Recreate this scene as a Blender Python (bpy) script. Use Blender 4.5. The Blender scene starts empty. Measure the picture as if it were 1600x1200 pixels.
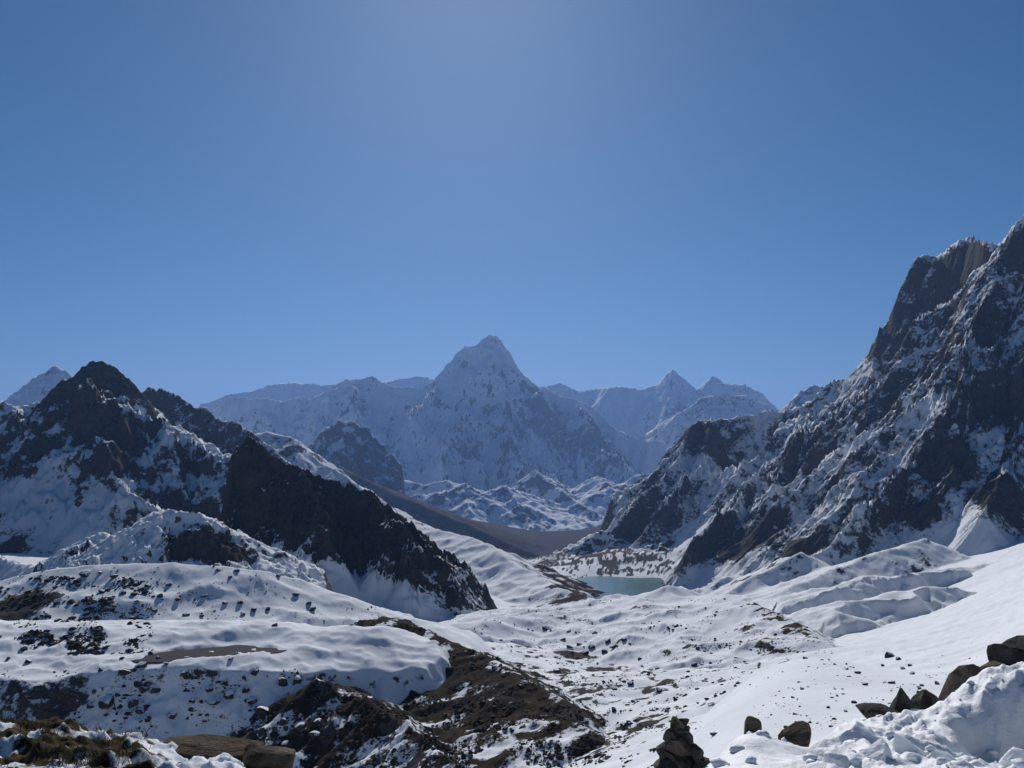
import bpy, math, random
import numpy as np
from mathutils import Vector

# ------------------------------------------------------------------ camera, sky, sun
scene = bpy.context.scene
COL = scene.collection
F, PITCH = 1386.0, math.radians(3.71)          # focal length in photograph pixels, camera tilt
cam_d = bpy.data.cameras.new('camera')
cam_d.sensor_width = 36.0
cam_d.lens = 36.0 * F / 1600.0
cam_d.clip_start, cam_d.clip_end = 0.1, 300000.0
cam = bpy.data.objects.new('camera', cam_d)
cam.rotation_euler = (math.radians(90) + PITCH, 0, 0)
COL.objects.link(cam)
scene.camera = cam

SUN_EL, SUN_AZ = math.radians(30.5), math.radians(-3.0)    # azimuth from +Y towards +X
world = bpy.data.worlds.new('World'); scene.world = world; world.use_nodes = True
wn = world.node_tree
bg = wn.nodes['Background']
sky = wn.nodes.new('ShaderNodeTexSky'); sky.sky_type = 'NISHITA'
sky.sun_disc = False
sky.sun_elevation = SUN_EL
sky.sun_rotation = SUN_AZ
sky.altitude = 3200
sky.air_density, sky.dust_density, sky.ozone_density = 1.15, 4.5, 10.0
bg.inputs['Strength'].default_value = 0.054
hs = wn.nodes.new('ShaderNodeHueSaturation'); hs.inputs['Saturation'].default_value = 1.10; hs.inputs['Hue'].default_value = 0.490
wn.links.new(sky.outputs[0], hs.inputs['Color']); wn.links.new(hs.outputs[0], bg.inputs['Color'])

sun_d = bpy.data.lights.new('sun', 'SUN'); sun_d.energy = 5.0; sun_d.angle = math.radians(0.53)
sun_d.color = (1.0, 0.97, 0.93)
sun = bpy.data.objects.new('sun', sun_d); COL.objects.link(sun)
sdir = Vector((math.sin(SUN_AZ) * math.cos(SUN_EL), math.cos(SUN_AZ) * math.cos(SUN_EL), math.sin(SUN_EL)))
sun.rotation_euler = sdir.to_track_quat('Z', 'Y').to_euler()

vs = scene.view_settings
vs.view_transform = 'Standard'; vs.look = 'None'; vs.gamma = 1; vs.exposure = -0.28
scene.cycles.use_denoising = True
scene.cycles.max_bounces = 6
scene.cycles.diffuse_bounces = 3
scene.cycles.volume_bounces = 0

# ------------------------------------------------------------------ small maths
def ray(px, py):
    dx, up = px - 800.0, 600.0 - py
    y = F * math.cos(PITCH) - up * math.sin(PITCH)
    z = F * math.sin(PITCH) + up * math.cos(PITCH)
    return dx / y, z / y                       # X and Z for each metre of depth Y
def pt(px, py, D):
    a, b = ray(px, py); return np.array((a * D, D, b * D))
def uu(px, py=760):
    return ray(px, py)[0]

_rng = np.random.default_rng(7)
_perm = np.concatenate([_rng.permutation(512)] * 2)
_ang = _rng.random(512) * 2 * np.pi
_gx, _gy = np.cos(_ang), np.sin(_ang)
def perlin(x, y, seed=0):
    xi = np.floor(x).astype(np.int64); yi = np.floor(y).astype(np.int64)
    xf = x - xi; yf = y - yi
    su = xf * xf * xf * (xf * (xf * 6 - 15) + 10); sv = yf * yf * yf * (yf * (yf * 6 - 15) + 10)
    def g(ix, iy, dx, dy):
        h = _perm[(_perm[(ix + seed * 37) & 511] + iy + seed * 91) & 511]
        return _gx[h] * dx + _gy[h] * dy
    a = g(xi, yi, xf, yf); b = g(xi + 1, yi, xf - 1, yf)
    c = g(xi, yi + 1, xf, yf - 1); d = g(xi + 1, yi + 1, xf - 1, yf - 1)
    a = a + su * (b - a); c = c + su * (d - c)
    return (a + sv * (c - a)) * 1.5
def fbm(x, y, octv=5, seed=0, gain=0.5, lac=2.03):
    s = np.zeros_like(x); a = 1.0
    for o in range(octv):
        s += a * perlin(x, y, seed + o); x = x * lac + 11.3; y = y * lac - 7.1; a *= gain
    return s
def ridged(x, y, octv=5, seed=0, gain=0.5, lac=2.03):
    s = np.zeros_like(x); a = 1.0; w = np.ones_like(x)
    for o in range(octv):
        n = (1 - np.abs(perlin(x, y, seed + o))) ** 2
        n = n * w; w = np.clip(n * 1.6, 0, 1)
        s += a * n; x = x * lac + 5.7; y = y * lac + 3.3; a *= gain
    return s
def sstep(a, b, x):
    t = np.clip((x - a) / (b - a), 0, 1); return t * t * (3 - 2 * t)
def smax(a, b, k):
    h = np.clip(0.5 + 0.5 * (a - b) / k, 0, 1)
    return b + (a - b) * h + k * h * (1 - h)

def grid_grad(Z, U, Y):
    """gradient of a height grid laid out on (depth row, direction column)"""
    dzdu = np.gradient(Z, U[0], axis=1)
    dzdy = np.gradient(Z, Y[:, 0], axis=0)
    gx = dzdu / Y
    return gx, dzdy - U * gx

def gullies(Z, U, Y, scale, amp, octv, seed=0, lo=0.15, hi=0.5, gain=0.5, mask=None):
    """carve branching gullies that run down the fall line of the slope"""
    X = U * Y
    for o in range(octv):
        gx, gy = grid_grad(Z, U, Y)
        m = np.hypot(gx, gy) + 1e-6
        px_, py_ = -gy / m, gx / m
        cx, cy = X / scale, Y / scale
        ix, iy = np.floor(cx).astype(np.int64), np.floor(cy).astype(np.int64)
        acc = np.zeros_like(Z); wt = np.zeros_like(Z)
        for a in (-1, 0, 1):
            for b in (-1, 0, 1):
                h = _perm[(_perm[(ix + a + 17 * (seed + o)) & 511] + iy + b) & 511]
                qx = ix + a + 0.5 + 0.45 * _gx[h]; qy = iy + b + 0.5 + 0.45 * _gy[h]
                ddx, ddy = cx - qx, cy - qy
                w = np.maximum(0, 1 - (ddx * ddx + ddy * ddy) / 2.2) ** 2
                acc += w * np.cos((ddx * px_ + ddy * py_) * 2 * np.pi * 0.9 + h)
                wt += w
        v = acc / (wt + 1e-6)
        v = 0.7 - 1.5 * np.sqrt(v * v + 0.02) if o == 0 else v
        f = sstep(lo, hi, m)
        if mask is not None: f = f * mask
        Z = Z + amp * v * f
        scale *= 0.5; amp *= gain
    return Z

# ------------------------------------------------------------------ materials
def nodes_of(name):
    m = bpy.data.materials.new(name); m.use_nodes = True
    nt = m.node_tree; nt.nodes.clear()
    out = nt.nodes.new('ShaderNodeOutputMaterial')
    b = nt.nodes.new('ShaderNodeBsdfPrincipled')
    nt.links.new(b.outputs[0], out.inputs['Surface'])
    return m, nt, b
def N(nt, typ, **kw):
    n = nt.nodes.new(typ)
    for k, v in kw.items(): setattr(n, k, v)
    return n
def noise_node(nt, vec, scale, detail=6, rough=0.6, dist=0.0):
    n = N(nt, 'ShaderNodeTexNoise')
    n.inputs['Scale'].default_value = scale; n.inputs['Detail'].default_value = detail
    n.inputs['Roughness'].default_value = rough; n.inputs['Distortion'].default_value = dist
    nt.links.new(vec, n.inputs['Vector']); return n.outputs['Fac']
def mathn(nt, op, a, b=None, clamp=False):
    n = N(nt, 'ShaderNodeMath', operation=op); n.use_clamp = clamp
    for i, v in enumerate((a, b)):
        if v is None: continue
        if isinstance(v, (int, float)): n.inputs[i].default_value = v
        else: nt.links.new(v, n.inputs[i])
    return n.outputs[0]
def mixc(nt, fac, a, b):
    n = N(nt, 'ShaderNodeMix', data_type='RGBA')
    for s, v in (('Factor', fac), ):
        if isinstance(v, (int, float)): n.inputs[0].default_value = v
        else: nt.links.new(v, n.inputs[0])
    for i, v in ((6, a), (7, b)):
        if isinstance(v, tuple): n.inputs[i].default_value = (*v, 1)
        else: nt.links.new(v, n.inputs[i])
    return n.outputs[2]
def maprange(nt, v, a, b, c=0.0, d=1.0):
    n = N(nt, 'ShaderNodeMapRange', interpolation_type='SMOOTHSTEP')
    nt.links.new(v, n.inputs[0])
    for i, x in enumerate((a, b, c, d)): n.inputs[i + 1].default_value = x
    return n.outputs[0]

def terrain_mat(name, wl, rock_a=(0.035, 0.034, 0.034), rock_b=(0.11, 0.1, 0.09),
                earth_a=(0.017, 0.011, 0.007), earth_b=(0.062, 0.036, 0.023), edge=0.5, bump=0.5, snow=(0.84, 0.86, 0.89)):
    """snow over rock and bare earth; wl = size in metres of the coarsest break-up"""
    m, nt, b = nodes_of(name)
    geo = N(nt, 'ShaderNodeNewGeometry'); pos = geo.outputs['Position']
    at = N(nt, 'ShaderNodeAttribute', attribute_name='rock').outputs['Fac']
    ea = N(nt, 'ShaderNodeAttribute', attribute_name='earth').outputs['Fac']
    n1 = noise_node(nt, pos, 1.0 / wl, 8, 0.65, 0.4)
    n2 = noise_node(nt, pos, 3.3 / wl, 7, 0.7)
    n3 = noise_node(nt, pos, 0.6 / wl, 4, 0.55)
    brk = mathn(nt, 'MULTIPLY', mathn(nt, 'SUBTRACT', mathn(nt, 'ADD', n1, n2), 1.0), edge * 2.2)
    rk = maprange(nt, mathn(nt, 'ADD', at, brk), 0.42, 0.58)
    er = maprange(nt, mathn(nt, 'ADD', ea, brk), 0.40, 0.62)
    rockc = mixc(nt, maprange(nt, n2, 0.3, 0.75), rock_a, rock_b)
    rockc = mixc(nt, maprange(nt, n3, 0.45, 0.75, 0, 0.7), rockc, (0.075, 0.055, 0.042))
    earthc = mixc(nt, maprange(nt, n1, 0.3, 0.7), earth_a, earth_b)
    snowc = mixc(nt, maprange(nt, n3, 0.3, 0.75), snow, tuple(x * 0.9 for x in snow))
    c = mixc(nt, er, snowc, earthc)
    c = mixc(nt, rk, c, rockc)
    nt.links.new(c, b.inputs['Base Color'])
    b.inputs['Roughness'].default_value = 1.0
    b.inputs['Specular IOR Level'].default_value = 0.03
    bp = N(nt, 'ShaderNodeBump'); bp.inputs['Strength'].default_value = bump
    bp.inputs['Distance'].default_value = wl * 0.12
    hgt = mathn(nt, 'ADD', mathn(nt, 'MULTIPLY', n2, mathn(nt, 'ADD', mathn(nt, 'MULTIPLY', rk, 1.0), 0.28)), mathn(nt, 'MULTIPLY', rk, 0.3))
    nt.links.new(hgt, bp.inputs['Height'])
    nt.links.new(bp.outputs[0], b.inputs['Normal'])
    return m

def water_mat(name, col, rough):
    m, nt, b = nodes_of(name)
    geo = N(nt, 'ShaderNodeNewGeometry')
    n = noise_node(nt, geo.outputs['Position'], 0.02, 4)
    c = mixc(nt, n, tuple(x * 0.8 for x in col), tuple(x * 1.25 for x in col))
    nt.links.new(c, b.inputs['Base Color'])
    b.inputs['Roughness'].default_value = rough
    b.inputs['IOR'].default_value = 1.33
    bp = N(nt, 'ShaderNodeBump'); bp.inputs['Strength'].default_value = 0.25; bp.inputs['Distance'].default_value = 0.3
    nt.links.new(noise_node(nt, geo.outputs['Position'], 0.6, 4), bp.inputs['Height'])
    nt.links.new(bp.outputs[0], b.inputs['Normal'])
    return m

M_FAR = terrain_mat('snow_and_rock_far', 75, (0.05, 0.05, 0.055), (0.12, 0.115, 0.11), edge=0.45, bump=0.35)
M_FACE = terrain_mat('snow_and_rock_face', 26, edge=0.5, bump=0.6)
M_WALL = terrain_mat('snow_and_rock_wall', 30, edge=0.44, bump=0.7)
M_SPUR = terrain_mat('scrubby_spur', 7, earth_a=(0.012, 0.0105, 0.008), earth_b=(0.046, 0.033, 0.022), edge=0.5, bump=0.8)
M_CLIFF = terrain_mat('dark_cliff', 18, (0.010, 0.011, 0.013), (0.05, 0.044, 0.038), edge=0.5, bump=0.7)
M_GROUND = terrain_mat('snowy_ground', 7, edge=0.45, bump=0.65)

# ------------------------------------------------------------------ mesh building
def mesh_obj(name, V, Q, mat, attrs=None, kind=None, label=None, smooth=True, parent=None):
    me = bpy.data.meshes.new(name)
    V = np.ascontiguousarray(V, dtype=np.float32); Q = np.ascontiguousarray(Q, dtype=np.int32)
    n, k = Q.shape
    me.vertices.add(len(V)); me.vertices.foreach_set('co', V.ravel())
    me.loops.add(n * k); me.loops.foreach_set('vertex_index', Q.ravel())
    me.polygons.add(n)
    me.polygons.foreach_set('loop_start', np.arange(0, n * k, k, dtype=np.int32))
    me.polygons.foreach_set('loop_total', np.full(n, k, dtype=np.int32))
    me.polygons.foreach_set('use_smooth', np.full(n, smooth, dtype=bool))
    for a, v in (attrs or {}).items():
        at = me.attributes.new(a, 'FLOAT', 'POINT')
        at.data.foreach_set('value', np.ascontiguousarray(v, dtype=np.float32))
    me.update(calc_edges=True)
    me.materials.append(mat)
    o = bpy.data.objects.new(name, me); COL.objects.link(o)
    if kind: o['kind'] = kind
    if label: o['label'] = label
    if parent: o.parent = parent
    return o
def grid_quads(R, C, keep=None):
    i = np.arange(R * C).reshape(R, C)
    q = np.stack([i[:-1, :-1], i[:-1, 1:], i[1:, 1:], i[1:, :-1]], -1)
    if keep is not None:
        k = keep[:-1, :-1] | keep[:-1, 1:] | keep[1:, 1:] | keep[1:, :-1]
        q = q[k]
    return q.reshape(-1, 4)
def compact(V, Q, attrs):
    used = np.unique(Q); mp = np.full(len(V), -1, dtype=np.int64); mp[used] = np.arange(len(used))
    return V[used], mp[Q], {k: v[used] for k, v in attrs.items()}

# ------------------------------------------------------------------ the ground as one function
# (column px of the photograph, depth m, height m relative to the eye)
GC = []
def row(D, pts):
    for px, z in pts: GC.append((uu(px), math.log(D), z / D))
row(12,  [(-400, -9), (300, -9), (700, -9), (1000, -8), (1300, -5.5), (1700, -5), (2000, -5)])
row(30,  [(-400, -22), (300, -22), (700, -21), (950, -18), (1100, -13), (1300, -11), (1600, -10.5), (2000, -9)])
row(75,  [(-400, -46), (200, -46), (600, -46), (900, -40), (1000, -33), (1100, -26.5), (1250, -24.5), (1450, -23), (1700, -21), (2000, -18)])
row(110, [(950, -48), (1000, -41.5), (1100, -34), (1250, -29.2), (1400, -29), (1600, -27)])
row(150, [(-400, -75), (300, -75), (700, -70), (900, -66), (1000, -56), (1100, -45), (1180, -38.5), (1250, -35.8), (1330, -36.5), (1400, -38), (1600, -34), (2000, -25)])
row(200, [(-400, -98), (300, -98), (700, -88), (950, -78), (1100, -66), (1250, -58), (1350, -52), (1450, -51), (1600, -43.5), (2000, -30)])
row(260, [(-400, -112), (300, -112), (650, -103), (800, -100), (950, -90), (1100, -80), (1250, -72), (1450, -63), (1600, -54), (2000, -32)])
row(370, [(-400, -124), (100, -124), (300, -124), (450, -125), (560, -125), (700, -122), (800, -119), (900, -114), (1050, -106), (1250, -96), (1450, -86), (1600, -72), (1750, -52), (2000, -25)])
row(600, [(-400, -140), (0, -140), (600, -145), (800, -145), (950, -150), (1100, -146), (1250, -136), (1400, -128), (1600, -98), (1750, -70), (2000, -40)])
row(900, [(-400, -162), (0, -162), (400, -165), (600, -182), (700, -191), (900, -196), (1100, -198), (1300, -186), (1450, -167), (1600, -126), (1750, -90), (2000, -60)])
row(1200, [(-400, -165), (0, -165), (400, -175), (600, -215), (700, -242), (850, -252), (1000, -252), (1200, -224), (1350, -212), (1500, -182), (1600, -150), (1750, -110), (2000, -80)])
row(1500, [(-400, -180), (0, -185), (400, -200), (650, -255), (800, -284), (900, -296), (1000, -292), (1100, -264), (1250, -243), (1450, -203), (1600, -160), (1800, -120)])
row(1750, [(700, -290), (800, -310), (870, -325), (920, -338), (1000, -340), (1060, -332), (1120, -310), (1300, -270)])
row(2000, [(-400, -250), (400, -260), (700, -310), (800, -325), (860, -334), (900, -352), (960, -356), (1030, -354), (1075, -336), (1150, -310), (1400, -280), (1900, -200)])
row(2180, [(870, -337), (905, -349), (960, -352), (1030, -350), (1070, -334)])
row(2330, [(800, -350), (870, -338), (920, -333), (980, -330), (1040, -326), (1080, -320)])
row(2700, [(700, -400), (800, -372), (850, -345), (900, -332), (960, -322), (1020, -308), (1080, -296), (1200, -270)])
row(3100, [(-400, -350), (500, -380), (700, -450), (850, -440), (950, -410), (1050, -360), (1200, -300), (1900, -250)])
row(4200, [(-400, -400), (500, -400), (650, -510), (800, -560), (900, -560), (1050, -480), (1300, -300)])
row(5500, [(-400, -400), (400, -330), (600, -480), (700, -580), (800, -660), (900, -670), (1000, -600), (1150, -500), (1900, -400)])
row(7500, [(-400, -500), (400, -400), (550, -430), (650, -570), (750, -680), (850, -760), (950, -730), (1050, -650), (1900, -500)])
row(9500, [(-400, -700), (400, -600), (600, -640), (750, -790), (850, -830), (950, -800), (1100, -700), (1900, -700)])
row(14000, [(-400, -850), (800, -900), (2000, -850)])
row(26000, [(-400, -950), (800, -950), (2000, -950)])
GC = np.array(GC)
SU = 2.6
def _phi(r2): return np.sqrt(r2 + 0.003)
def _fit():
    A = np.stack([GC[:, 0] * SU, GC[:, 1]], 1); n = len(A)
    K = _phi(((A[:, None] - A[None]) ** 2).sum(-1))
    P = np.column_stack([np.ones(n), A]); S = np.zeros((n + 3, n + 3))
    S[:n, :n] = K - 1e-4 * np.eye(n); S[:n, n:] = P; S[n:, :n] = P.T
    return A, np.linalg.solve(S, np.concatenate([GC[:, 2], np.zeros(3)]))
_A, _W = _fit()
def ground_base(X, Y):
    u = (X / Y).ravel() * SU; v = np.log(Y).ravel(); out = np.empty_like(u)
    for s in range(0, len(u), 60000):
        a, b = u[s:s + 60000, None], v[s:s + 60000, None]
        k = _phi((a - _A[None, :, 0]) ** 2 + (b - _A[None, :, 1]) ** 2)
        out[s:s + 60000] = k @ _W[:-3] + _W[-3] + _W[-2] * a[:, 0] + _W[-1] * b[:, 0]
    return out.reshape(X.shape) * Y
# how hummocky the ground is: (px, depth, width px, width in log depth, amount)
ROUGH = [(1200, 110, 260, .45, -.86), (1560, 350, 300, .8, -.55), (1500, 900, 260, .5, -.3), (960, 2020, 110, .12, -.95),
         (1000, 620, 260, .6, .6), (960, 2620, 170, .14, 1.3), (760, 5200, 260, .6, -.75), (300, 420, 340, .25, -.1)]
def rough_at(X, Y):
    u, v = X / Y, np.log(Y); r = np.ones_like(u)
    for px, D, wp, wd, a in ROUGH:
        r += a * np.exp(-(((u - uu(px)) * F / wp) ** 2 + ((v - math.log(D)) / wd) ** 2))
    return np.clip(r, 0.05, 2.2)
def ground_detail(X, Y):
    r = rough_at(X, Y)
    z = np.zeros_like(X); dist = Y
    for wl, a, sd in ((420, 8.0, 3), (170, 4.2, 11), (80, 2.4, 17), (37, 1.25, 23), (17, .6, 31), (8, .26, 41), (3.7, .1, 47)):
        f = sstep(wl * 0.9, wl * 2.5, dist) * (1 - 0.0 * dist)
        n = perlin(X / wl + sd, Y / wl * 1.25 - sd, sd)
        z += a * f * (n if wl > 100 else 0.55 * n + 0.45 * (0.5 - np.abs(perlin(X / wl * .8 - sd, Y / wl + 2 * sd, sd + 5)) * 2))
    r2 = sstep(170, 330, Y) * np.exp(-(((X / Y - uu(960)) * F / 360) ** 2)) * (1 - sstep(1500, 1750, Y))
    z = z * r + r2 * (2.2 * (ridged(X / 48, Y / 30, 5, 151) - 1.0))
    ap = sstep(uu(1230), uu(1450), X / Y) * sstep(130, 240, Y) * (1 - sstep(1300, 1600, Y))
    q = (X * .8 - Y * .6); t = (X * .6 + Y * .8)
    z = z + ap * (1.5 * perlin(q / 160, t / 26, 155) + .8 * perlin(q / 70, t / 9, 157) + .5 * perlin(q / 20, t / 3.6, 159))
    return z
def streaks(X, Y):
    w = 9 * fbm(X / 40, Y / 40, 3, 131)
    a = 1 - np.abs(perlin((X + w) / 34, (Y + w) / 20, 133)) * 2.6
    b = 1 - np.abs(perlin((X - w) / 15, (Y + w) / 8, 137)) * 2.6
    m = sstep(-.25, .5, fbm(X / 70, Y / 70, 3, 139))
    return np.clip(a, 0, 1) ** 3 * (1 - m) + np.clip(b, 0, 1) ** 2 * m
def ground_z(X, Y):
    return ground_base(X, Y) + ground_detail(X, Y)

# ------------------------------------------------------------------ ridges
def poly_z(X, Y, pts, sf, sb, L, s2):
    """height of a mountain with this crest line; sf/sb: steepness towards/away from the viewer"""
    best = np.full(X.shape, -1e9); dm = np.full(X.shape, 1e9)
    for a, b in zip(pts[:-1], pts[1:]):
        dx, dy = b[0] - a[0], b[1] - a[1]; l2 = dx * dx + dy * dy + 1e-9
        t = np.clip(((X - a[0]) * dx + (Y - a[1]) * dy) / l2, 0, 1)
        ex, ey = X - a[0] - t * dx, Y - a[1] - t * dy
        d = np.hypot(ex, ey)
        side = sstep(-0.35, 0.35, (dx * ey - dy * ex) / (math.sqrt(l2) * (d + 1e-6)))
        s = sf + (sb - sf) * side
        z = a[2] + (b[2] - a[2]) * t - (s2 * d + (s - s2) * L * (1 - np.exp(-d / L)))
        best = np.maximum(best, z); dm = np.minimum(dm, d)
    return best, dm

def build(name, label, px, D, C, R, ridges, mat, warp=(0, 1), gul=None, rough=None, k=5.0, rock=0.1, rockn=0.25,
          blobs=(), eblobs=(), seed=1, earth=None, jag=0.0, edge_k=None, Dpow=1.0, extra=None, kind='structure', teeth=0.0, blur=0, foot=0.0):
    U1 = np.linspace(uu(px[0]), uu(px[1]), C)
    t = np.linspace(0, 1, R) ** Dpow
    Y1 = D[0] * (D[1] / D[0]) ** t
    U, Y = np.meshgrid(U1, Y1); X = U * Y
    wx = X + warp[0] * fbm(X / warp[1], Y / warp[1], 3, seed)
    wy = Y + warp[0] * fbm(X / warp[1] + 50, Y / warp[1], 3, seed + 3)
    Z = None
    for rg in ridges:
        pts = [pt(*p) for p in rg['p']]
        if jag:                                   # break long straight crest runs
            q = [pts[0]]
            rr = np.random.default_rng(seed + len(q))
            for a, b in zip(pts[:-1], pts[1:]):
                for s in (0.33, 0.66):
                    c = a + (b - a) * s; c[2] += rr.normal() * jag; q.append(c)
                q.append(b)
            pts = q
        z, dm = poly_z(wx, wy, pts, rg.get('sf', 1.0), rg.get('sb', 1.0), rg.get('L', 400.0), rg.get('s2', 0.35))
        if Z is None: Z, crest = z, dm
        else: Z = smax(Z, z, k)
        if rg.get('sky'): crest = np.minimum(crest, dm)
    if extra is not None: Z = extra(X, Y, Z)
    G = ground_z(X, Y); Z0 = Z
    if gul:
        sc, am, oc = gul[:3]
        Z = gullies(Z, U, Y, sc, am, oc, seed, mask=0.3 + 0.7 * sstep(0, sc * 0.6, crest))
    if rough:
        sc, am, oc = rough
        Z = Z + am * (ridged(X / sc, Y / sc, oc, seed + 20, 0.5) - 0.9) * (0.45 + 0.55 * sstep(0, sc * 0.6, crest))
    if teeth: Z = Z + teeth * (fbm(X / (teeth * 4), Y / (teeth * 4), 4, seed + 60, .6))
    if foot: Z = Z0 + (Z - Z0) * (0.15 + 0.85 * sstep(0.1 * foot, foot, Z0 - G))
    ek = edge_k or k
    su = np.linspace(0, 1, C)[None]; sr = np.linspace(0, 1, R)[:, None]
    e = sstep(0, .07, su) * sstep(0, .07, 1 - su) * sstep(0, .06, sr) * sstep(0, .06, 1 - sr)
    Z = np.where(Z > G - 2 * ek, (G - 2 * ek) + (Z - G + 2 * ek) * e, Z)
    above = Z > G - ek
    Zf = smax(Z, G - 0.35 - 0.0004 * Y, ek * 0.5)
    Zs = Zf
    for _ in range(blur):
        Zp = np.pad(Zs, 1, mode='edge'); Zs = (Zp[:-2, 1:-1] + Zp[2:, 1:-1] + Zp[1:-1, :-2] + Zp[1:-1, 2:] + 2 * Zp[1:-1, 1:-1]) / 6
    gx, gy = grid_grad(Zs, U, Y); sl = np.hypot(gx, gy)
    sc = (rough[0] if rough else 100) * 0.6
    rk = sl + rockn * 2 * (fbm(X / sc, Y / sc + Zf / sc, 4, seed + 40) + 0.9 * fbm(X / sc / 3, Y / sc / 3 + Zf / sc / 3, 2, seed + 44))
    smp = rk[above & (Y < np.quantile(Y, .7))]
    th = np.quantile(smp, 1 - rock)                       # rock = share of the surface that is bare rock
    rk = 0.5 + np.clip((rk - th) / (smp.std() + 1e-6) * 0.32, -0.8, 0.9)
    er = np.full(Z.shape, -0.5) if earth is None else earth(X, Y, Zf, sl)
    py_all = None
    def hit(px_, py_):
        j = int(np.argmin(np.abs(U1 - ray(px_, py_)[0]))); tz = ray(px_, py_)[1]
        w = np.where((Zf[:, j] / Y1 >= tz) & above[:, j])[0]
        i = w[0] if len(w) else int(np.argmax(Zf[:, j] / Y1))
        return X[i, j], Y[i, j], Zf[i, j]
    for (bx, by, r, a) in blobs:
        x, y, z = hit(bx, by); r = r * y / F
        d2 = ((X - x) ** 2 + ((Y - y) * 0.7) ** 2 + (Zf - z) ** 2) / (r * r)
        rk = rk + a * np.exp(-d2)
    for (bx, by, r, a) in eblobs:
        x, y, z = hit(bx, by); r = r * y / F
        d2 = ((X - x) ** 2 + ((Y - y) * 0.7) ** 2 + (Zf - z) ** 2) / (r * r)
        er = er + a * np.exp(-d2)
    V = np.stack([X, Y, Zf], -1).reshape(-1, 3)
    Q = grid_quads(R, C, above)
    V, Q, at = compact(V, Q, {'rock': rk.ravel(), 'earth': er.ravel()})
    return mesh_obj(name, V, Q, mat, at, kind, label)

# ------------------------------------------------------------------ ground sheet and lake
def far_sheet():
    s = 40000.0
    V = [(-s, -s, -1000), (s, -s, -1000), (s, s, -1000), (-s, s, -1000)]
    mesh_obj('ground', V, [(0, 1, 2, 3)], M_FAR, {'rock': [0.2] * 4, 'earth': [0.2] * 4}, 'structure', 'snow and rock country reaching to the horizon')
far_sheet()

# bare patches on the ground: (px, depth, width px, width log depth, bare earth, rock)
BARE = [(840, 4300, 220, .35, 1.6, 0), (800, 7800, 200, .2, 1.2, 0), (960, 2550, 130, .11, .35, .42), (880, 2900, 80, .1, .5, .3), (760, 5600, 230, .55, 1.5, 0), (650, 6500, 110, .3, 1.0, 0), (860, 4300, 90, .25, 1.3, 0), (760, 850, 90, .16, .75, .2), (690, 930, 60, .1, .7, 0),
        (900, 600, 90, .12, .1, .30), (1040, 480, 30, .09, .5, .2), (1000, 420, 120, .2, .15, .14), (950, 300, 60, .08, .6, .2),
        (1240, 640, 80, .1, .2, .1), (60, 330, 160, .15, .2, .5)]
def ground_sheet():
    C, R = 1000, 600
    U1 = np.concatenate([np.linspace(uu(-260), uu(-40), 40)[:-1], np.linspace(uu(-40), uu(1640), 720)[:-1], np.linspace(uu(1640), uu(1860), 40)])
    Y1 = np.concatenate([np.geomspace(22, 60, 16)[:-1], np.geomspace(60, 3000, 380)[:-1], np.geomspace(3000, 27000, 46)])
    C, R = len(U1), len(Y1)
    U, Y = np.meshgrid(U1, Y1); X = U * Y
    Z = ground_z(X, Y)
    gx, gy = grid_grad(Z, U, Y); sl = np.hypot(gx, gy)
    v = np.log(Y)
    n = fbm(X / 60, Y / 60, 5, 71); n2 = fbm(X / (Y * .08), Y / (Y * .05), 5, 77)
    rg = rough_at(X, Y)
    flat_ = np.exp(-(((U - uu(960)) * F / 330) ** 2)) * sstep(190, 300, Y) * (1 - sstep(2600, 3200, Y)) + .6 * sstep(2250, 2400, Y) * (1 - sstep(3000, 3300, Y))
    rk = (sl - 0.75) * 1.2 + 0.3 * n2 * rg - 0.25 + 0.12 * (rg - 1) 
    rk = np.maximum(rk, flat_ * (streaks(X, Y) * .85 + .06 + .3 * n) - .05)
    er = -0.45 + 0.5 * n2 + 0.2 * n
    for px, D, wp, wd, a, b in BARE:
        g = np.exp(-(((U - uu(px)) * F / wp) ** 2 + ((v - math.log(D)) / wd) ** 2)); er = er + a * g; rk = rk + b * g
    V = np.stack([X, Y, Z], -1).reshape(-1, 3)
    keep = ~(((U > uu(1300)) & (Y > 2100) & (Y < 3000)) | ((U < uu(300)) & (Y > 1600) & (Y < 2700)))   # inside the mountains
    V, Q, at = compact(V, grid_quads(R, C, keep), {'rock': rk.ravel(), 'earth': er.ravel()})
    mesh_obj('valley_ground', V, Q, M_GROUND, at, 'structure',
             'snow covered valley ground with bare patches and low hummocks')
ground_sheet()

def lake():
    z = -340.0
    c = [pt(*p) for p in ((830, 925, 1750), (1110, 925, 1750), (1110, 925, 2330), (830, 925, 2330))]
    V = [(p[0], p[1], z) for p in c]
    mesh_obj('lake', V, [(0, 1, 2, 3)], water_mat('glacial_lake_water', (0.028, 0.12, 0.13), 0.2), None, 'structure',
             'turquoise glacial lake below the rock buttress')
lake()

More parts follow.
